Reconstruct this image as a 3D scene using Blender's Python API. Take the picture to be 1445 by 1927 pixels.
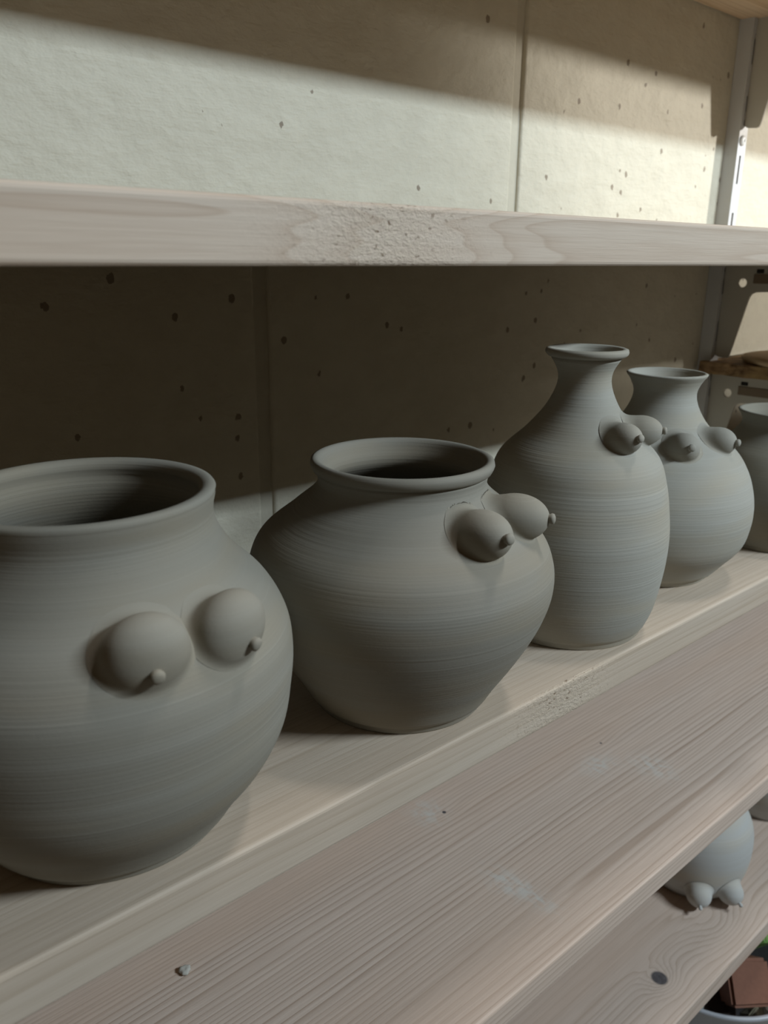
import bpy, bmesh, math, random
import numpy as np
from mathutils import Vector, Matrix
random.seed(7)
scene = bpy.context.scene
for o in list(bpy.data.objects): bpy.data.objects.remove(o)
COL = scene.collection

# ---------------------------------------------------------------- camera
F, PITCH, ROLL, YAW = 1540.0, 0.304198, 0.0109475, 0.7201757
fwd = Vector((math.sin(YAW)*math.cos(PITCH), math.cos(YAW)*math.cos(PITCH), -math.sin(PITCH)))
rgt = Vector((math.cos(YAW), -math.sin(YAW), 0)); upv = rgt.cross(fwd)
r2 = rgt*math.cos(ROLL) + upv*math.sin(ROLL); u2 = -rgt*math.sin(ROLL) + upv*math.cos(ROLL)
cd = bpy.data.cameras.new('camera'); cam = bpy.data.objects.new('camera', cd); COL.objects.link(cam)
cam.matrix_world = Matrix((( r2.x, u2.x, -fwd.x, 0), (r2.y, u2.y, -fwd.y, 0), (r2.z, u2.z, -fwd.z, 0), (0, 0, 0, 1)))
cd.sensor_fit = 'HORIZONTAL'; cd.sensor_width = 36; cd.lens = F/1445*36
cd.clip_start = 0.01; cd.clip_end = 50
cd.dof.use_dof = True; cd.dof.focus_distance = 0.36; cd.dof.aperture_fstop = 24
scene.camera = cam

# ---------------------------------------------------------------- world, lights, exposure
w = bpy.data.worlds.new('world'); scene.world = w; w.use_nodes = True
w.node_tree.nodes['Background'].inputs[0].default_value = (1.0, 0.66, 0.33, 1)
w.node_tree.nodes['Background'].inputs[1].default_value = 0.028
scene.view_settings.view_transform = 'Standard'; scene.view_settings.look = 'None'
scene.view_settings.exposure = 0.31; scene.view_settings.gamma = 1.0; scene.view_settings.use_curve_mapping = False

def aim(o, target): o.rotation_euler = (Vector(target)-o.location).to_track_quat('-Z', 'Y').to_euler()
def area(name, loc, target, sx, sy, energy, color):
    l = bpy.data.lights.new(name, 'AREA'); l.shape = 'RECTANGLE'; l.size = sx; l.size_y = sy
    l.energy = energy; l.color = color
    o = bpy.data.objects.new(name, l); COL.objects.link(o); o.location = loc; aim(o, target); return o
area('tube_light', (0.98, -1.03, 0.82), (0.98, 0.40, -0.05), 0.60, 0.06, 21.5, (0.81, 0.94, 1.03))
area('ceiling_light', (0.95, 0.04, 1.90), (0.75, 0.1, -0.2), 0.50, 0.12, 11.0, (1.0, 0.97, 0.93))
sl = bpy.data.lights.new('window_lamp', 'SPOT'); sl.energy = 160; sl.color = (1.0, 0.95, 0.86)
sl.spot_size = math.radians(16); sl.spot_blend = 0.5; sl.shadow_soft_size = 0.05
so = bpy.data.objects.new('window_lamp', sl); COL.objects.link(so)
so.location = (0.93+1.6, 0.415-1.5, 0.215+0.37); aim(so, (0.93, 0.415, 0.215))

s3 = bpy.data.lights.new('added_fill_spot', 'SPOT'); s3.energy = 16; s3.color = (1.0, 0.95, 0.86)  # added unseen spot, brightens the wall showing through the bracket opening
s3.spot_size = math.radians(12); s3.spot_blend = 0.4; s3.shadow_soft_size = 0.02
o3 = bpy.data.objects.new('added_fill_spot', s3); COL.objects.link(o3); o3.location = (1.45, -0.35, -0.055); aim(o3, (0.915, 0.415, -0.062))

# ---------------------------------------------------------------- node helper
class NT:
    def __init__(s, name):
        s.m = bpy.data.materials.new(name); s.m.use_nodes = True
        s.t = s.m.node_tree; s.b = s.t.nodes['Principled BSDF']
    def n(s, typ, **kw):
        x = s.t.nodes.new(typ)
        for k, v in kw.items(): setattr(x, k, v)
        return x
    def l(s, a, b): s.t.links.new(a, b)
    def val(s, x, sock):
        if isinstance(x, (int, float)): sock.default_value = x
        else: s.l(x, sock)
    def math(s, op, a, b=0.0, c=None):
        x = s.n('ShaderNodeMath', operation=op); s.val(a, x.inputs[0]); s.val(b, x.inputs[1])
        if c is not None: s.val(c, x.inputs[2])
        return x.outputs[0]
    def coord(s):
        return s.n('ShaderNodeTexCoord').outputs['Object']
    def mapping(s, v, scale=(1, 1, 1), loc=(0, 0, 0)):
        x = s.n('ShaderNodeMapping'); s.l(v, x.inputs[0]); x.inputs['Scale'].default_value = scale; x.inputs['Location'].default_value = loc
        return x.outputs[0]
    def noise(s, v, scale, detail=3, rough=0.55, dist=0.0):
        x = s.n('ShaderNodeTexNoise'); s.l(v, x.inputs['Vector']); x.inputs['Scale'].default_value = scale
        x.inputs['Detail'].default_value = detail; x.inputs['Roughness'].default_value = rough; x.inputs['Distortion'].default_value = dist
        return x.outputs['Fac']
    def ramp(s, f, stops):
        x = s.n('ShaderNodeValToRGB'); s.l(f, x.inputs[0]); e = x.color_ramp.elements
        while len(e) < len(stops): e.new(0.5)
        for i, (p, c) in enumerate(stops):
            e[i].position = p; e[i].color = (c, c, c, 1) if isinstance(c, (int, float)) else (*c, 1)
        return x.outputs[0]
    def mix(s, f, a, b, mode='MIX'):
        x = s.n('ShaderNodeMix', data_type='RGBA', blend_type=mode); s.val(f, x.inputs[0])
        for q, i in ((a, 6), (b, 7)):
            if isinstance(q, tuple): x.inputs[i].default_value = (*q, 1)
            else: s.l(q, x.inputs[i])
        return x.outputs[2]
    def bump(s, h, strength, dist, prev=None):
        x = s.n('ShaderNodeBump'); x.inputs['Strength'].default_value = strength; x.inputs['Distance'].default_value = dist
        s.l(h, x.inputs['Height'])
        if prev is not None: s.l(prev, x.inputs['Normal'])
        return x.outputs[0]
    def done(s, color, rough=0.6, normal=None, spec=0.3):
        if isinstance(color, tuple): s.b.inputs['Base Color'].default_value = (*color, 1)
        else: s.l(color, s.b.inputs['Base Color'])
        s.val(rough, s.b.inputs['Roughness']); s.b.inputs['Specular IOR Level'].default_value = spec
        if normal is not None: s.l(normal, s.b.inputs['Normal'])
        return s.m

def clay(name, base=(0.29, 0.273, 0.23), seed=0.0, ring=1.0):
    t = NT(name); v = t.coord()
    zr = t.mapping(v, (3, 3, 900), (seed, 0, seed)); fine = t.noise(zr, 1.0, 4, 0.6)
    zb = t.mapping(v, (5, 5, 130), (0, seed, 0)); band = t.noise(zb, 1.0, 3, 0.6)
    zw = t.mapping(v, (14, 14, 60), (seed, seed, 1)); wide = t.noise(zw, 1.0, 2, 0.5)
    bf = t.ramp(band, [(0.3, 0.0), (0.7, 1.0)])
    lo = tuple(c*f for c, f in zip(base, (0.96, 0.945, 0.92))); hi = tuple(c*f for c, f in zip(base, (1.03, 1.035, 1.04)))
    col = t.mix(bf, lo, hi)
    warm = tuple(c*f for c, f in zip(base, (1.03, 0.95, 0.84)))
    col = t.mix(t.ramp(wide, [(0.45, 0.0), (0.68, 0.75)]), col, warm)
    col = t.mix(t.ramp(fine, [(0.58, 0.0), (0.76, 0.55)]), col, tuple(min(1, c*1.28) for c in base))
    grit = t.noise(v, 900, 2)
    n1 = t.bump(fine, 0.35*ring, 0.0006); n2 = t.bump(band, 0.16*ring, 0.0012, n1); n3 = t.bump(grit, 0.10, 0.0003, n2)
    return t.done(col, 0.78, n3, 0.25)

def wood(name, light, dark, yc, zc, freq, amp=3.0, knots=(), smudges=(), chips=(), seed=0.0, contrast=1.0, warp=(1.6, 14, 14), cell=None):
    """ring pattern of a sawn board: distance from the pith line, bent by noise and by knots (object coordinates)"""
    t = NT(name); v = t.coord(); sp = t.n('ShaderNodeSeparateXYZ'); t.l(v, sp.inputs[0]); x, y, z = sp.outputs
    dy = t.math('SUBTRACT', y, yc); dz = t.math('SUBTRACT', z, zc)
    r = t.math('SQRT', t.math('ADD', t.math('MULTIPLY', dy, dy), t.math('MULTIPLY', dz, dz)))
    f = t.math('MULTIPLY', r, freq)
    nz = t.noise(t.mapping(v, warp, (seed, seed*2, 0)), 1.0, 2, 0.45)
    f = t.math('ADD', f, t.math('MULTIPLY', nz, amp)); f = t.math('ADD', f, t.math('MULTIPLY', t.noise(t.mapping(v, (0.8, 45, 45), (0, seed, seed)), 1.0, 2, 0.5), 7.0))
    kcols = []
    for (kx, ky, sx, sy, A, rad) in knots:
        ax = t.math('SUBTRACT', x, kx); ay = t.math('SUBTRACT', y, ky)
        q = t.math('ADD', t.math('MULTIPLY', t.math('MULTIPLY', ax, ax), 1/sx**2), t.math('MULTIPLY', t.math('MULTIPLY', ay, ay), 1/sy**2))
        f = t.math('ADD', f, t.math('MULTIPLY', t.math('EXPONENT', t.math('MULTIPLY', q, -1.0)), A))
        if rad > 0:
            qq = t.math('SQRT', t.math('ADD', t.math('MULTIPLY', ax, ax), t.math('MULTIPLY', ay, ay)))
            mr = t.n('ShaderNodeMapRange'); t.l(qq, mr.inputs[0]); mr.inputs[1].default_value = rad*0.85; mr.inputs[2].default_value = rad*1.12
            mr.inputs[3].default_value = 1; mr.inputs[4].default_value = 0; kcols.append(mr.outputs[0])
    fr = t.math('FRACT', f)
    per = t.noise(t.mapping(v, (0.6, 40, 40), (seed, 3, 1)), 1.0, 1)
    line = t.ramp(fr, [(0.0, 0.0), (0.45, 0.08), (0.80, 0.50), (0.93, 1.0), (1.0, 0.0)])
    line = t.math('MULTIPLY', line, t.math('MULTIPLY', t.ramp(per, [(0.3, 0.45), (0.7, 1.0)]), contrast))
    fib = t.noise(t.mapping(v, (25, 900, 900), (seed, 0, 0)), 1.0, 3, 0.6)
    tint = t.noise(t.mapping(v, (2.5, 18, 18), (0, seed, 4)), 1.0, 2)
    col = t.mix(line, light, dark)
    pink = tuple(c*g for c, g in zip(light, (0.96, 0.86, 0.78)))
    col = t.mix(t.ramp(tint, [(0.42, 0.0), (0.66, 0.5)]), col, pink)
    col = t.mix(t.ramp(fib, [(0.35, 0.22), (0.6, 0.0)]), col, dark)
    for (sx_, sy_, a, b) in smudges:
        ax = t.math('MULTIPLY', t.math('SUBTRACT', x, sx_), 1/a); ay = t.math('MULTIPLY', t.math('SUBTRACT', y, sy_), 1/b)
        g = t.math('EXPONENT', t.math('MULTIPLY', t.math('ADD', t.math('MULTIPLY', ax, ax), t.math('MULTIPLY', ay, ay)), -1.0))
        g = t.math('MULTIPLY', g, t.ramp(t.noise(t.mapping(v, (250, 160, 160)), 1.0, 3), [(0.38, 0.0), (0.62, 0.75)]))
        col = t.mix(g, col, (0.62, 0.61, 0.57))
    nrm = t.bump(line, -0.12, 0.0008); nrm = t.bump(fib, 0.22, 0.0005, nrm)
    for (cx, cw) in chips:
        ax = t.math('MULTIPLY', t.math('SUBTRACT', x, cx), 1/cw)
        g = t.math('EXPONENT', t.math('MULTIPLY', t.math('MULTIPLY', ax, ax), -1.0))
        edge = t.math('LESS_THAN', y, -0.2*0+cell) if cell is not None else 1.0
        g = t.math('MULTIPLY', g, edge)
        nn = t.noise(t.mapping(v, (420, 700, 700)), 1.0, 4, 0.65)
        rag = t.math('MULTIPLY', nn, g)
        nrm = t.bump(rag, 0.6, 0.0018, nrm)
        col = t.mix(t.math('MULTIPLY', g, t.ramp(t.noise(t.mapping(v, (350, 600, 600), (3, 3, 3)), 1.0, 1), [(0.66, 0.0), (0.74, 0.85)])), col, (0.16, 0.09, 0.045))
        col = t.mix(t.math('MULTIPLY', g, t.ramp(nn, [(0.4, 0.0), (0.65, 0.45)])), col, (0.72, 0.62, 0.48))
    for k in kcols:
        kn = t.noise(t.mapping(v, (300, 300, 300)), 1.0, 3)
        col = t.mix(k, col, t.mix(kn, (0.035, 0.032, 0.034), (0.16, 0.145, 0.15)))
    return t.done(col, 0.62, nrm, 0.28)

def paint_wall(name):
    t = NT(name); v = t.coord()
    brush = t.noise(t.mapping(v, (60, 60, 420)), 1.0, 4, 0.65)
    lump = t.noise(t.mapping(v, (45, 45, 60)), 1.0, 4, 0.6)
    vo = t.n('ShaderNodeTexVoronoi'); t.l(t.mapping(v, (85, 0.001, 70)), vo.inputs['Vector']); vo.inputs['Scale'].default_value = 1.0; vo.inputs['Randomness'].default_value = 1.0
    sz = t.n('ShaderNodeSeparateColor'); t.l(vo.outputs['Color'], sz.inputs[0])
    # only some cells hold a pit; more of them towards the right-hand block
    sp = t.n('ShaderNodeSeparateXYZ'); t.l(v, sp.inputs[0])
    dens = t.ramp(t.math('MULTIPLY_ADD', sp.outputs[0], 1.0, 0.0), [(0.42, 0.30), (0.50, 0.60)])
    rad = t.math('MULTIPLY', t.math('LESS_THAN', sz.outputs[0], dens), t.math('MULTIPLY', t.math('MULTIPLY', sz.outputs[1], sz.outputs[1]), 0.20))
    wob = t.math('MULTIPLY', t.noise(t.mapping(v, (500, 500, 330)), 1.0, 3), 0.26)
    d = t.math('SUBTRACT', t.math('ADD', vo.outputs['Distance'], wob), t.math('ADD', rad, 0.10))
    pit = t.ramp(t.math('ADD', d, 0.5), [(0.49, 1.0), (0.52, 0.0)])
    col = t.mix(t.ramp(lump, [(0.35, 0.0), (0.7, 1.0)]), (0.60, 0.57, 0.465), (0.64, 0.61, 0.50))
    col = t.mix(t.math('MULTIPLY', pit, 0.75), col, (0.16, 0.11, 0.07))
    n = t.bump(lump, 0.6, 0.0035); n = t.bump(brush, 0.30, 0.0009, n); n = t.bump(pit, -0.9, 0.0012, n)
    return t.done(col, 0.6, n, 0.3)

def metal(name, c=(0.62, 0.63, 0.62)):
    t = NT(name); v = t.coord(); nz = t.noise(t.mapping(v, (120, 120, 120)), 1.0, 3)
    return t.done(t.mix(nz, tuple(a*0.95 for a in c), c), 0.42, t.bump(nz, 0.05, 0.0005), 0.45)

def plain(name, c, c2=None, rough=0.7, scale=200, bumpd=0.0006, bs=0.4, spec=0.3):
    t = NT(name); v = t.coord(); nz = t.noise(t.mapping(v, (scale,)*3), 1.0, 4)
    return t.done(t.mix(nz, c, c2 or tuple(a*0.85 for a in c)), rough, t.bump(nz, bs, bumpd), spec)

# ---------------------------------------------------------------- object helpers
def obj(name, bm, mat, parent=None, loc=None, smooth=False):
    me = bpy.data.meshes.new(name)
    if isinstance(bm, bmesh.types.BMesh):
        bmesh.ops.recalc_face_normals(bm, faces=bm.faces); bm.to_mesh(me); bm.free()
    else:
        me.from_pydata(*bm); me.update()
    if smooth:
        for p in me.polygons: p.use_smooth = True
    me.materials.append(mat)
    o = bpy.data.objects.new(name, me); COL.objects.link(o)
    if parent is not None: o.parent = parent
    if loc is not None: o.location = loc
    return o
def empty(name, loc=(0, 0, 0)):
    o = bpy.data.objects.new(name, None); COL.objects.link(o); o.location = loc; o.empty_display_size = 0.02; return o
def tag(o, label, cat, group=None, kind=None):
    o['label'] = label; o['category'] = cat
    if group: o['group'] = group
    if kind: o['kind'] = kind
    return o
def struct(o, label=None):
    o['kind'] = 'structure'
    if label: o['label'] = label
    return o
def box(x0, x1, y0, y1, z0, z1, bev=0.0, seg=2, bm=None):
    bm = bm or bmesh.new()
    vs = [bm.verts.new(p) for p in ((x0,y0,z0),(x1,y0,z0),(x1,y1,z0),(x0,y1,z0),(x0,y0,z1),(x1,y0,z1),(x1,y1,z1),(x0,y1,z1))]
    fs = [bm.faces.new([vs[i] for i in f]) for f in ((0,3,2,1),(4,5,6,7),(0,1,5,4),(1,2,6,5),(2,3,7,6),(3,0,4,7))]
    if bev:
        es = list({e for f in fs for e in f.edges})
        bmesh.ops.bevel(bm, geom=es, offset=bev, segments=seg, affect='EDGES', profile=0.5)
    return bm
def lathe(prof, seg=128):
    """prof: list of (r, z); closed at the ends where r is 0"""
    V, Fc = [], []; rings = []
    for r, z in prof:
        if r <= 1e-7: rings.append([len(V)]); V.append((0, 0, z))
        else:
            rings.append(list(range(len(V), len(V)+seg)))
            V += [(r*math.cos(2*math.pi*i/seg), r*math.sin(2*math.pi*i/seg), z) for i in range(seg)]
    for a, b in zip(rings, rings[1:]):
        for i in range(seg):
            j = (i+1) % seg
            if len(a) == 1: Fc.append((a[0], b[j], b[i]))
            elif len(b) == 1: Fc.append((a[i], a[j], b[0]))
            else: Fc.append((a[i], a[j], b[j], b[i]))
    bm = bmesh.new(); vs = [bm.verts.new(v) for v in V]
    for f in Fc: bm.faces.new([vs[i] for i in f])
    return bm

# ---------------------------------------------------------------- setting
WY = 0.415
M_WALL = paint_wall('painted_block')
M_MORTAR = plain('painted_mortar', (0.605, 0.575, 0.47), rough=0.65, scale=120, bumpd=0.001)
wall = struct(obj('wall_back', box(-1.2, 2.4, WY+0.0022, WY+0.12, -1.1, 1.1), M_MORTAR))
def course(z0, z1, joints):
    for a, b in zip(joints, joints[1:]):
        g = 0.0046
        bm = box(a+g, b-g, WY, WY+0.06, z0+g, z1-g, 0.0022, 3)
        obj('block', bm, M_WALL, wall)
ja = [0.485+0.52*k for k in range(-3, 4)]; jb = [0.268+0.52*k for k in range(-3, 5)]
zz = [0.015+0.2*k for k in range(-5, 6)]
for k, (a, b) in enumerate(zip(zz, zz[1:])): course(a, b, ja if k % 2 == 1 else jb)
M_FLOOR = plain('concrete_floor', (0.30, 0.28, 0.25), rough=0.8, scale=30)
struct(obj('floor', box(-1.2, 2.4, -2.2, WY+0.12, -1.16, -1.1), M_FLOOR))

# ---------------------------------------------------------------- shelf boards
SX0, SX1 = -0.45, 1.45; TH = 0.0184
def board(z0, z1, mat, label, y0=0.2, x0=SX0, x1=SX1, y1=WY-0.0006, bev=0.0016):
    cx, cy, cz = (x0+x1)/2, (y0+y1)/2, (z0+z1)/2
    bm = box(x0-cx, x1-cx, y0-cy, y1-cy, z0-cz, z1-cz)
    es = [e for e in bm.edges if abs(e.verts[0].co.x-e.verts[1].co.x) > 0.1]
    bmesh.ops.bevel(bm, geom=es, offset=bev, segments=3, affect='EDGES', profile=0.5)
    o = obj('shelf_board', bm, mat, loc=(cx, cy, cz)); tag(o, label, 'shelf', 'pine boards of the shelf unit'); return o
CX = (SX0+SX1)/2; CY = (0.2+WY)/2
def L(x, y): return x-CX, y-CY
W_TOP = wood('pine_top', (0.66, 0.53, 0.38), (0.46, 0.33, 0.20), 0.02, -0.09, 180, seed=2)
W_UP = wood('pine_upper', (0.67, 0.56, 0.455), (0.47, 0.34, 0.245), -0.30, -0.035, 120, amp=2.5, seed=5, contrast=0.6,
            knots=((0.19-CX, -0.11, 0.05, 0.03, 3.0, 0),), chips=((0.175-CX, 0.03),), cell=-0.106, warp=(3, 14, 25))
W_MID = wood('pine_middle', (0.59, 0.50, 0.405), (0.39, 0.30, 0.21), -0.20, 0.03, 230, amp=3, seed=9, contrast=0.6,
             chips=((0.29-CX, 0.028),), cell=-0.1055, warp=(2.2, 16, 30))
W_LOW = wood('pine_lower', (0.66, 0.55, 0.47), (0.36, 0.26, 0.195), -0.17, -0.07, 330, amp=3.0, seed=14, contrast=0.95, warp=(2.2, 9, 9),
             knots=((0.3433-CX, 0.326-CY, 0.018, 0.008, 0.8, 0.0014), (0.4958-CX, 0.3055-CY, 0.02, 0.006, 0.8, 0.001)),
             smudges=((0.334-CX, 0.333-CY, 0.012, 0.012), (0.325-CX, 0.255-CY, 0.008, 0.016), (0.33-CX, 0.238-CY, 0.006, 0.016), (0.50-CX, 0.262-CY, 0.012, 0.016), (0.47-CX, 0.29-CY, 0.014, 0.01)))
W_3 = wood('pine_knotty', (0.58, 0.48, 0.41), (0.38, 0.29, 0.225), -0.2, 0.06, 210, amp=3, seed=22, contrast=0.9,
           knots=((0.4876-CX, 0.2292-CY, 0.014, 0.012, 4.5, 0.0062), (0.572-CX, 0.228-CY, 0.030, 0.018, 3.6, 0)))
W_4 = wood('pine_grey', (0.45, 0.42, 0.38), (0.32, 0.28, 0.24), -0.03, 0.12, 200, amp=3, seed=31)
board(0.2025, 0.2209, W_TOP, 'topmost pine board, only its warm brown underside showing above the upright')
board(-0.0033, 0.0151, W_UP, 'pine shelf board at eye level with chipped rounded front edge, above the vases')
board(-0.2086, -0.19, W_MID, 'pale pine board carrying the row of grey vases')
board(-0.379, -0.362, W_LOW, 'bare straight-grained pine board below the row of vases')
board(-0.546, -0.528, W_3, 'knotty pine board carrying the upside-down vase, dark round knot near its edge')
board(-0.718, -0.70, W_4, 'lowest greyish board under the plastic tub', y0=0.13)

# clay crumb on the bare board
bm = bmesh.new(); bmesh.ops.create_icosphere(bm, subdivisions=3, radius=1)
rr_ = random.Random(3)
for v in bm.verts:
    a = math.atan2(v.co.y, v.co.x); k = 1+0.13*math.sin(3*a+1)+0.08*math.sin(7*a)
    v.co = Vector((v.co.x*0.0031*k, v.co.y*0.0031*k, v.co.z*0.0016*(1-0.45*math.exp(-((v.co.x)**2+(v.co.y)**2)*6)*(v.co.z > 0))))
M_CRUMB = plain('dry_clay', (0.50, 0.49, 0.44), rough=0.85, scale=900, bumpd=0.0004)
tag(obj('clay_crumb', bm, M_CRUMB, loc=(0.1466, 0.3223, -0.362+0.0014), smooth=True), 'tiny dried crumb of grey clay lying on the bare board', 'clay crumb')

# ---------------------------------------------------------------- upright and brackets
M_MET = metal('white_enamelled_steel', (0.58, 0.60, 0.62)); M_BR = metal('grey_enamelled_steel', (0.50, 0.49, 0.44))
M_SCREW = metal('white_screw', (0.86, 0.86, 0.84)); M_DARK = plain('recess_shade', (0.02, 0.018, 0.015))  # last one: near-black colour standing in for shade inside recesses
UX0, UX1, UY = 0.778, 0.7926, 0.4017
up = empty('shelf_upright', (UX0, UY, -1.0)); tag(up, 'pale steel slotted upright screwed to the block wall', 'upright')
def ubox(bm, a): box(a[0]-UX0, a[1]-UX0, a[2]-UY, a[3]-UY, a[4]+1.0, a[5]+1.0, bm=bm)
bm = bmesh.new(); Z0, Z1 = -1.0, 0.36; SXa, SXb = 0.7830, 0.7862
ubox(bm, (UX0, UX0+0.0014, UY, WY-0.0002, Z0, Z1)); ubox(bm, (UX1-0.0014, UX1, UY, WY-0.0002, Z0, Z1))
ubox(bm, (UX0+0.0014, SXa, UY, UY+0.0014, Z0, Z1)); ubox(bm, (SXb, UX1-0.0014, UY, UY+0.0014, Z0, Z1))
tops = [0.091-0.0497*k for k in range(-5, 21)]
for a, b in zip(tops, tops[1:]): ubox(bm, (SXa, SXb, UY, UY+0.0014, b, a-0.0245))
ubox(bm, (SXa, SXb, UY, UY+0.0014, Z0, tops[-1]-0.03))
obj('channel', bm, M_MET, up)
bm = bmesh.new(); ubox(bm, (UX0+0.0018, UX1-0.0018, UY+0.006, UY+0.0065, Z0, Z1)); obj('channel_shade', bm, M_DARK, up)['label'] = 'dark sheet painted as the shade inside the slotted channel'  # near-black sheet puts the channel's inner shade into colour
bm = lathe([(0, 0.0018), (0.0018, 0.0018), (0.0035, 0.0013), (0.0044, 0.0004), (0.0044, -0.0006), (0, -0.0006)], 32)
bm.transform(Matrix.Rotation(math.radians(90), 4, 'X')); bm.transform(Matrix.Translation((SXa+0.0012-UX0, -0.0007, 0.1035+1.0)))
sc = obj('screw', bm, M_SCREW, up, smooth=True); sc['label'] = 'white round screw head'
bm = box(SXa+0.0007-UX0, SXa+0.0017-UX0, -0.0027, -0.0018, 0.1022+1.0, 0.1048+1.0); obj('screw_slot', bm, M_DARK, sc)

def plate(outline, holes, th):
    cu = bpy.data.curves.new('c', 'CURVE'); cu.dimensions = '2D'; cu.fill_mode = 'BOTH'; cu.extrude = th/2; cu.bevel_depth = 0.0002
    for pts in [outline]+holes:
        s = cu.splines.new('POLY'); s.points.add(len(pts)-1); s.use_cyclic_u = True
        for q, p in zip(s.points, pts): q.co = (p[0], p[1], 0, 1)
    o = bpy.data.objects.new('c', cu); COL.objects.link(o)
    dg = bpy.context.evaluated_depsgraph_get(); me = bpy.data.meshes.new_from_object(o.evaluated_get(dg))
    bpy.data.objects.remove(o); return me
def circ(cx, cy, r, n=20): return [(cx+r*math.cos(2*math.pi*i/n), cy+r*math.sin(2*math.pi*i/n)) for i in range(n)]
# outline in (u = distance in front of the upright, v = height below the arm's top)
out = [(0.0, 0), (0.186, 0), (0.186, -0.0035), (0.15, -0.0085), (0.10, -0.0165), (0.046, -0.0255), (0.0325, -0.0263), (0.0290, -0.0277), (0.0268, -0.0305), (0.0256, -0.035),
       (0.0146, -0.0862), (0.0135, -0.0885), (0.0115, -0.0892), (0.0035, -0.0885), (0.0, -0.0868)]
me_plate = plate(out, [circ(0.0182, -0.0183, 0.0043)], 0.0016)
# curve lies in XY: turn u -> -Y, v -> Z
me_plate.transform(Matrix(((0, 0, 1, 0), (-1, 0, 0, 0), (0, 1, 0, 0), (0, 0, 0, 1)))); me_plate.materials.clear(); me_plate.materials.append(M_BR)
bm = box(-0.0018, -0.0008, -0.112, -0.0285, -0.0185, -0.0100, 0.0004, 1); me_shade_patch = bpy.data.meshes.new('shade_patch'); bm.to_mesh(me_shade_patch); bm.free(); me_shade_patch.materials.append(plain('brown_painted_shade', (0.22, 0.17, 0.12), rough=0.5))  # raised brown patch: shade on the bracket arm put into colour
bm = box(-0.0011, -0.0007, -0.0375, -0.0305, -0.0092, -0.0055); me_slot_shade = bpy.data.meshes.new('slot_shade'); bm.to_mesh(me_slot_shade); bm.free(); me_slot_shade.materials.append(M_DARK)  # dark plate laid on the arm, painting the shade of an opening
bm = box(-0.0007, 0.0007, -0.0005, 0.0032, -0.0035, 0.0035); me_hook = bpy.data.meshes.new('hook'); bm.to_mesh(me_hook); bm.free(); me_hook.materials.append(M_SCREW)
def bracket(z, label):
    e = empty('shelf_bracket', (0.7856, UY-0.0002, z)); tag(e, label, 'bracket', 'steel brackets hooked into the upright')
    hk = 0
    for nm, me in (('arm', me_plate), ('shade_patch', me_shade_patch), ('slot_shade', me_slot_shade), ('hook', me_hook), ('hook', me_hook), ('hook', me_hook)):
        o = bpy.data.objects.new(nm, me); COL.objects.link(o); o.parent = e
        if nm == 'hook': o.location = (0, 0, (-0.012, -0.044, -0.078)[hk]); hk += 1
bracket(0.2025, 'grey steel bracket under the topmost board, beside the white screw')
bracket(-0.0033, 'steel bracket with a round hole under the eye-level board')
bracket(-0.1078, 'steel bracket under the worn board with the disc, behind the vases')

# worn board and disc in the right-hand bay
t = NT('worn_plywood'); v = t.coord()
a = t.noise(t.mapping(v, (60, 60, 160)), 1.0, 4, 0.6); b = t.noise(t.mapping(v, (20, 28, 80), (2, 0, 0)), 1.0, 3)
c = t.mix(t.ramp(a, [(0.35, 0.0), (0.65, 1.0)]), (0.12, 0.07, 0.038), (0.40, 0.27, 0.15)); c = t.mix(t.ramp(b, [(0.5, 0.0), (0.65, 0.8)]), c, (0.42, 0.30, 0.14))
M_WORN = t.done(c, 0.75, t.bump(a, 0.6, 0.002), 0.2)
bx0, bx1, by0, by1 = 0.771, 1.30, 0.20, 0.409
bm = box(bx0-1.03, bx1-1.03, by0-0.3, by1-0.3, -0.0057, 0.0057)
bmesh.ops.subdivide_edges(bm, edges=[e for e in bm.edges if abs(e.verts[0].co.y-e.verts[1].co.y) > 0.1], cuts=40)
for v_ in bm.verts:
    if v_.co.x < 0: v_.co.x += 0.0016*math.sin(v_.co.y*170)+0.0009*math.sin(v_.co.y*410+v_.co.z*300)
tag(obj('worn_board', bm, M_WORN, loc=(1.03, 0.3, -0.1021+0.0001)), 'worn brown board with ragged end, behind the vases at right', 'board')
M_DISC = plain('tan_bat', (0.52, 0.40, 0.26), (0.45, 0.34, 0.21), rough=0.7, scale=60)
DZ = -0.0963
tag(obj('disc', lathe([(0, 0), (0.054, 0), (0.0575, 0.002), (0.059, 0.0045), (0.058, 0.0068), (0.052, 0.0083), (0, 0.0088)], 96), M_DISC, loc=(0.826, 0.329, DZ), smooth=True),
    'tan round disc lying on the worn board', 'disc')

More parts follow.
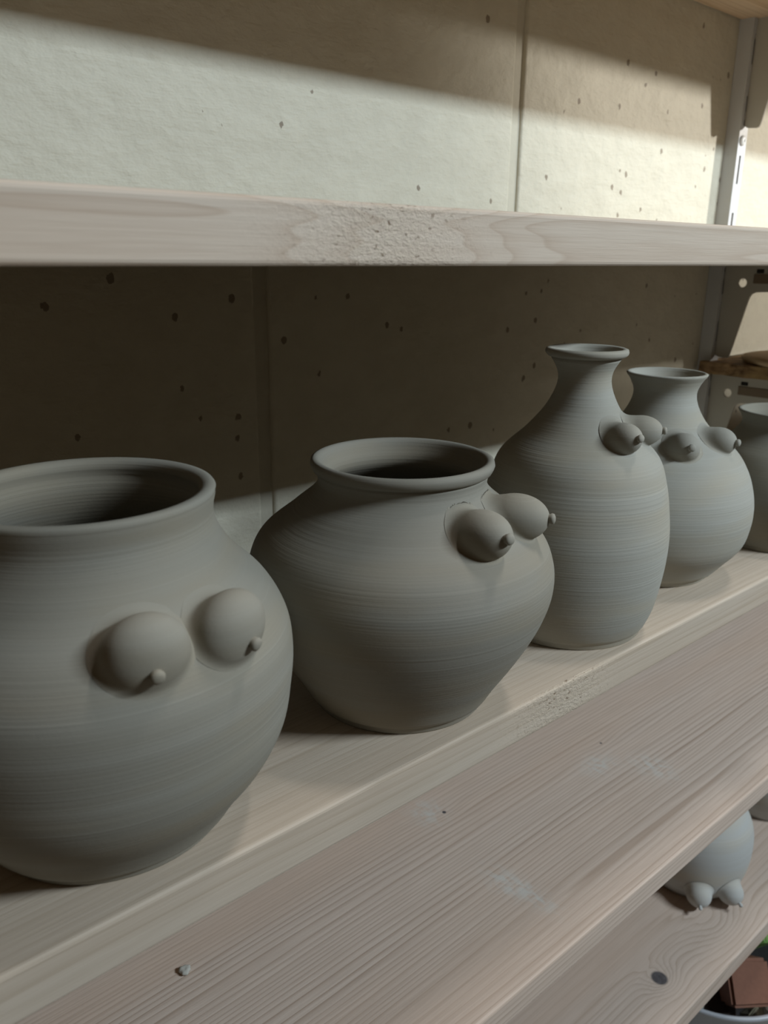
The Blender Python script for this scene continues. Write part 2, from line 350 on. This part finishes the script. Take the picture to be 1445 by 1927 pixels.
# ---------------------------------------------------------------- pots
def crom(zc, rc, z):
    h = np.diff(zc); d = np.diff(rc)/h; m = np.zeros(len(rc)); m[0] = d[0]; m[-1] = d[-1]
    m[1:-1] = (d[:-1]*h[1:]+d[1:]*h[:-1])/(h[1:]+h[:-1])
    i = min(max(int(np.searchsorted(zc, z))-1, 0), len(h)-1); q = min(max((z-zc[i])/h[i], 0), 1)
    return (2*q**3-3*q**2+1)*rc[i]+(q**3-2*q**2+q)*h[i]*m[i]+(-2*q**3+3*q**2)*rc[i+1]+(q**3-q**2)*h[i]*m[i+1]
def bump_mesh(zc, rc, az, z, dl, Lb, R, A, ktop=0.006, klow=0.0016):
    """swelling blended into the pot wall: the surface of the smooth union of the wall and an ellipsoid, found along rays from a point inside both"""
    def rfun(q):
        h = np.diff(zc); d = np.diff(rc)/h; m = np.zeros(len(rc)); m[0] = d[0]; m[-1] = d[-1]
        m[1:-1] = (d[:-1]*h[1:]+d[1:]*h[:-1])/(h[1:]+h[:-1])
        i = np.clip(np.searchsorted(zc, q)-1, 0, len(h)-1); t_ = np.clip((q-zc[i])/h[i], 0, 1)
        return (2*t_**3-3*t_**2+1)*rc[i]+(t_**3-2*t_**2+t_)*h[i]*m[i]+(-2*t_**3+3*t_**2)*rc[i+1]+(t_**3-t_**2)*h[i]*m[i+1]
    r0 = float(rfun(np.array([z]))[0]); sl_ = float((rfun(np.array([z+0.001]))-rfun(np.array([z-0.001])))[0]/0.002)
    S = np.array([r0*math.cos(az), r0*math.sin(az), z])
    nrm = np.array([math.cos(az), math.sin(az), -sl_]); cosf = 1/np.linalg.norm(nrm); nrm = nrm*cosf
    a = np.array([math.cos(az)*math.cos(dl), math.sin(az)*math.cos(dl), -math.sin(dl)])
    side = np.array([-math.sin(az), math.cos(az), 0.0]); up_ = np.cross(a, side); up_ = up_ if up_[2] > 0 else -up_
    Ce = S+a*(Lb-A); C0 = S-nrm*0.0055
    if np.dot(Ce-S, nrm) < -0.002: C0 = Ce
    upn = np.cross(nrm, side); upn = upn if upn[2] > 0 else -upn
    NS, NA = 88, 46
    ph = np.arange(NS)*2*math.pi/NS; reach = R*1.62
    amax = math.atan2(reach, np.dot(S-C0, nrm)); al = np.arctan(np.linspace(0, 1, NA)[1:]*math.tan(amax))
    D = (np.cos(al)[:, None, None]*nrm+np.sin(al)[:, None, None]*(np.cos(ph)[None, :, None]*side+np.sin(ph)[None, :, None]*upn))
    D = np.concatenate([D.reshape(-1, 3), nrm[None]])
    T = np.linspace(0.0005, 0.05, 500)
    P = C0+D[:, None, :]*T[None, :, None]
    body = (np.hypot(P[..., 0], P[..., 1])-rfun(P[..., 2].ravel()).reshape(P.shape[:2]))*cosf
    q = P-Ce; u = (q@a)/A; v_ = (q@side)/R; w_ = (q@up_)/R
    k0 = np.sqrt(u*u+v_*v_+w_*w_)+1e-9; k1 = np.sqrt((u/A)**2+(v_/R)**2+(w_/R)**2)+1e-9; ell = k0*(k0-1)/k1
    kk = klow+(ktop-klow)*np.clip(0.5+0.5*((q@upn)/R), 0, 1)
    h_ = np.clip(0.5+0.5*(body-ell)/kk, 0, 1); un = body*(1-h_)+ell*h_-kk*h_*(1-h_)
    neg = un < 0; first = np.argmax(~neg, axis=1); first = np.clip(first, 1, None); ii = np.arange(len(D))
    f0 = un[ii, first-1]; f1 = un[ii, first]; tt = T[first-1]+(T[first]-T[first-1])*np.clip(-f0/(f1-f0+1e-12), 0, 1)
    X = C0+D*tt[:, None]
    qx = X-Ce; ux = (qx@a)/A; vx = (qx@side)/R; wx = (qx@up_)/R
    e0 = np.sqrt(ux*ux+vx*vx+wx*wx)+1e-9; e1 = np.sqrt((ux/A)**2+(vx/R)**2+(wx/R)**2)+1e-9
    kx = klow+(ktop-klow)*np.clip(0.5+0.5*((qx@upn)/R), 0, 1)
    away = np.clip((e0*(e0-1)/e1-kx*0.80)/0.0035, 0, 1)**2          # outside the blend the skin dives into the wall
    rad_ = X.copy(); rad_[:, 2] = 0; rad_ /= np.linalg.norm(rad_, axis=1)[:, None]
    X = X-rad_*(away*0.0012)[:, None]
    g = X[:-1].reshape(NA-1, NS, 3).copy()
    V = [tuple(p) for p in g.reshape(-1, 3)]+[tuple(X[-1])]; c_ = len(V)-1; Fc = []
    for j in range(NS):
        k = (j+1) % NS; Fc.append((c_, j, k))
        for i in range(NA-2):
            q4 = (i*NS+j, (i+1)*NS+j, (i+1)*NS+k, i*NS+k)
            if min(away[z4] for z4 in q4) < 0.55: Fc.append(q4)
    bm = bmesh.new(); vs = [bm.verts.new(p) for p in V]
    for f in Fc: bm.faces.new([vs[i] for i in f])
    bmesh.ops.delete(bm, geom=[v for v in bm.verts if not v.link_faces], context='VERTS')
    return bm, Vector(tuple(S+a*Lb)), Vector(tuple(a))
def knob_mesh(P, a, r, ln):
    bm = lathe([(r*0.85, -0.0015), (r*0.80, 0.0), (r*0.86, ln*0.3), (r*1.0, ln*0.55), (r*0.88, ln*0.82), (r*0.5, ln*0.97), (0, ln)], 24)
    q = a.to_track_quat('Z', 'Y').to_matrix().to_4x4(); bm.transform(Matrix.Translation(P) @ q); return bm

def pot(name, label, cat, loc, H, rc, mat, matb, lip, bumps, group=None, wall_t=0.0036, lipmode='round'):
    rc = np.array(rc)/1000; zc = np.linspace(0, H, len(rc)); rf = lambda z: crom(zc, rc, z)
    prof = [(0, 0.0014), (rc[0]-0.004, 0.0010), (rc[0]-0.0030, 0.0), (rc[0]-0.0008, 0.0), (rc[0], 0.0010), (rc[0]+0.0001, 0.0030), (rf(0.0042)-0.0002, 0.0042)]
    N = 96
    for i in range(N+1):
        z = 0.0052+(H-lip[0]-0.0052)*i/N; prof.append((rf(z), z))
    z0, r0 = H-lip[0], rf(H-lip[0]); rl = rc[-1]; ti = lip[2]
    if lipmode == 'collar':   # collar with a groove under it
        prof += [(r0-0.0003, z0+0.0006), (r0+(rl-r0)*0.55, z0+0.0011), (rl-0.0004, z0+lip[0]*0.42), (rl, z0+lip[0]*0.62), (rl-0.0004, H-0.0006), (rl-ti*0.45, H), (rl-ti*0.85, H-0.0005), (rl-ti*1.05, H-0.0018)]
    else:
        prof += [(r0+(rl-r0)*0.6, z0+lip[0]*0.35), (rl-0.0003, z0+lip[0]*0.62), (rl, z0+lip[0]*0.80), (rl-0.0006, H-0.0003), (rl-ti*0.5, H), (rl-ti*0.9, H-0.0007), (rl-ti*1.05, H-0.002)]
    zi = H-0.004
    for i in range(70):
        z = zi-(zi-0.005)*i/69; r = max(rf(z)-wall_t, 0.004); r = min(r, prof[-1][0]+(0.004*i)) if i < 3 else r
        prof.append((r, z))
    prof += [(rc[0]*0.5, 0.0045), (0, 0.0045)]
    e = empty(name, loc); tag(e, label, cat, group)
    obj('body', lathe(prof, 160), mat, e, smooth=True)
    for (azd, z, dl, Lb, R, A, kr, kl) in bumps:
        bm, tip, a = bump_mesh(zc, rc, math.radians(azd), z, math.radians(dl), Lb, R, A)
        b = obj('breast', bm, matb, e, smooth=True)
        obj('nipple', knob_mesh(tip-a*0.0006, a, kr, kl), matb, b, smooth=True)
    return e
C1 = clay('leather_hard_clay_one', seed=1.0, ring=0.95); C2 = clay('leather_hard_clay_two', (0.285, 0.267, 0.225), seed=4.0, ring=0.95)
C3 = clay('leather_hard_clay_three', (0.395, 0.382, 0.335), seed=7.0, ring=1.25); C4 = clay('leather_hard_clay_four', (0.41, 0.40, 0.355), seed=12.0, ring=1.1)
C5 = clay('leather_hard_clay_five', (0.27, 0.26, 0.22), seed=15.0, ring=0.6)
CB = clay('modelled_clay', (0.30, 0.279, 0.232), seed=3.0, ring=0.25)
CB2 = clay('modelled_pale_clay', (0.365, 0.35, 0.305), seed=6.0, ring=0.25)
CP = clay('pale_dry_clay', (0.47, 0.475, 0.46), seed=20.0, ring=0.3)
G = 'grey unfired clay vases on the pale board'; SZ = -0.19
pot('vase', 'largest round wide-mouthed grey clay vase at left, nearest', 'vase', (0.0925, 0.2517, SZ), 0.1187,
    [41.1, 48.5, 57.2, 62.7, 64.8, 65.8, 64.3, 58.2, 47.3, 41.2, 42.1], C1, CB, (0.0058, 0, 0.0050),
    [(-98.0, 0.0850, 14, 0.0098, 0.0126, 0.0092, 0.0022, 0.0030), (-71.0, 0.0840, 14, 0.0103, 0.0126, 0.0092, 0.0022, 0.0030)], G)
pot('vase', 'squat wide-shouldered grey clay vase with wide mouth, second from the left', 'vase', (0.2268, 0.2471, SZ), 0.1095,
    [39.1, 45.1, 51.9, 58.1, 63.1, 66.0, 65.5, 60.5, 47.5, 36.0, 38.8], C2, CB, (0.0062, 0, 0.0042),
    [(-94.5, 0.0879, -10, 0.0165, 0.0100, 0.0138, 0.0023, 0.0030), (-62.3, 0.0883, -5, 0.0165, 0.0100, 0.0140, 0.0023, 0.0030)], G, lipmode='collar')
pot('vase', 'tallest grey clay vase, bottle-shaped with narrow neck and flat flared rim', 'vase', (0.3485, 0.2450, SZ), 0.1472,
    [40.0, 45.0, 47.5, 49.0, 49.2, 47.7, 45.1, 40.0, 26.8, 16.9, 13.3, 20.5], C3, CB2, (0.0052, 0, 0.0040),
    [(-102, 0.1060, -12, 0.0127, 0.0079, 0.0110, 0.0020, 0.0026), (-61.0, 0.1070, -5, 0.0133, 0.0079, 0.0110, 0.0020, 0.0026)], G, lipmode='collar', wall_t=0.003)
pot('vase', 'rounded grey clay vase with trumpet neck, right behind the tallest vase', 'vase', (0.4546, 0.2610, SZ), 0.1248,
    [37.9, 46.7, 55.2, 58.2, 58.7, 56.8, 52.6, 44.8, 30.1, 21.5, 18.4, 23.6], C4, CB2, (0.0035, 0, 0.0030),
    [(-128.8, 0.0859, -14, 0.0115, 0.0088, 0.0105, 0.0022, 0.0030), (-84.0, 0.0874, -5, 0.0120, 0.0085, 0.0105, 0.0022, 0.0030)], G, wall_t=0.003)
pot('vase', 'dark grey short-necked vase cut by the right edge of the photo', 'vase', (0.5753, 0.2367, SZ), 0.0915,
    [40, 43, 47, 50, 51, 50.5, 48, 43, 34, 28, 31.5], C5, CB, (0.0035, 0, 0.0030), [], G, wall_t=0.003)
# pots on the knotty board
pot('vase', 'pale vase standing upside down on the knotty board, swellings near the bottom', 'vase', (0.612, 0.274, -0.528), 0.105,
    [36, 42, 45.5, 47, 47.5, 47, 44.5, 39, 31, 26, 27], CP, CP, (0.0035, 0, 0.0030),
    [(-143, 0.0150, 18, 0.0125, 0.0105, 0.0110, 0.0016, 0.0040), (-107, 0.0150, 18, 0.0125, 0.0105, 0.0110, 0.0016, 0.0040)])
pot('vase', 'pale vase on the knotty board, cut off at the right edge of the photo', 'vase', (0.765, 0.280, -0.528), 0.105,
    [38, 43, 47, 49, 49.5, 48.5, 45, 39, 31, 27, 29], CP, CP, (0.0035, 0, 0.0030), [])

# ---------------------------------------------------------------- tub of scraps on the lowest board
M_TUB = plain('grey_plastic', (0.42, 0.44, 0.48), (0.40, 0.42, 0.45), rough=0.35, scale=40, bs=0.05, spec=0.5)
tub = obj('plastic_tub', lathe([(0, 0), (0.064, 0), (0.067, 0.002), (0.082, 0.072), (0.0845, 0.074), (0.0875, 0.078), (0.0878, 0.081), (0.086, 0.082), (0.083, 0.080), (0.0805, 0.073), (0.0655, 0.004), (0, 0.004)], 96),
    M_TUB, loc=(0.648, 0.262, -0.70), smooth=True)
tag(tub, 'round greyish plastic tub on the lowest board, holding scraps', 'tub')
def chunk(name, label, cat, loc, size, mat, seed, rot=(0, 0, 0), n=14, bev=0.0012):
    r = random.Random(seed); bm = bmesh.new()
    for i in range(n):
        v = Vector((r.gauss(0, 1), r.gauss(0, 1), r.gauss(0, 1))).normalized(); bm.verts.new((v.x*size[0], v.y*size[1], v.z*size[2]))
    h = bmesh.ops.convex_hull(bm, input=bm.verts); bmesh.ops.delete(bm, geom=[g for g in h['geom_interior'] if isinstance(g, bmesh.types.BMVert)], context='VERTS')
    bmesh.ops.dissolve_limit(bm, angle_limit=0.45, verts=bm.verts, edges=bm.edges)
    bmesh.ops.bevel(bm, geom=list(bm.edges), offset=bev, segments=2, affect='EDGES')
    o = obj(name, bm, mat, loc=loc); o.rotation_euler = rot; tag(o, label, cat); return o
M_TERRA = plain('terracotta', (0.24, 0.11, 0.07), (0.18, 0.08, 0.052), rough=0.75, scale=250)
M_GREEN = plain('green_sponge', (0.22, 0.38, 0.11), (0.17, 0.31, 0.085), rough=0.85, scale=260)
M_UMBER = plain('dark_brown_clay', (0.035, 0.022, 0.016), rough=0.6); M_OLIVE = plain('olive_clay', (0.15, 0.135, 0.09), rough=0.8)
M_WHITE = plain('white_plaster', (0.62, 0.63, 0.58), rough=0.7)
# prism-shaped terracotta block
bm = bmesh.new()
tv = [(-0.019, -0.015, -0.020), (0.020, -0.017, -0.019), (0.017, 0.014, -0.020), (-0.015, 0.015, -0.019), (-0.017, -0.014, 0.019), (0.022, -0.015, 0.018), (0.019, 0.013, 0.020), (-0.018, 0.013, 0.019)]
vs = [bm.verts.new(p) for p in tv]
for f in ((0, 3, 2, 1), (4, 5, 6, 7), (0, 1, 5, 4), (1, 2, 6, 5), (2, 3, 7, 6), (3, 0, 4, 7)): bm.faces.new([vs[i] for i in f])
bmesh.ops.bevel(bm, geom=list(bm.edges), offset=0.0028, segments=2, affect='EDGES')
tb = obj('terracotta_block', bm, M_TERRA, loc=(0.6260, 0.2195, -0.6200)); tb.rotation_euler = (-0.75, 0.06, -0.62); tag(tb, 'faceted reddish terracotta block on top of the scraps in the tub', 'block')
chunk('sponge', 'green scrap behind the terracotta block in the tub', 'scrap', (0.698, 0.238, -0.622), (0.028, 0.024, 0.020), M_GREEN, 5, n=26)
chunk('brown_clay_lump', 'dark brown lump under the terracotta block in the tub', 'clay lump', (0.615, 0.234, -0.653), (0.022, 0.024, 0.020), M_UMBER, 8, n=30)
chunk('olive_clay_lump', 'olive lump at the front of the tub below the terracotta block', 'clay lump', (0.640, 0.206, -0.665), (0.020, 0.014, 0.016), M_OLIVE, 9, n=20)
chunk('brown_clay_lump', 'small dark lump at the front right of the tub', 'clay lump', (0.676, 0.207, -0.662), (0.012, 0.012, 0.016), M_UMBER, 12, n=24)
chunk('plaster_piece', 'white plaster piece at the left inner side of the tub', 'scrap', (0.596, 0.243, -0.660), (0.016, 0.016, 0.022), M_WHITE, 21, n=18)
chunk('plaster_piece', 'small white plaster piece between olive and dark lumps in the tub', 'scrap', (0.658, 0.201, -0.668), (0.010, 0.008, 0.018), M_WHITE, 25, n=16)
chunk('plaster_piece', 'white plaster piece behind the terracotta block, beside the green scrap', 'scrap', (0.672, 0.262, -0.640), (0.016, 0.014, 0.018), M_WHITE, 29, n=16)
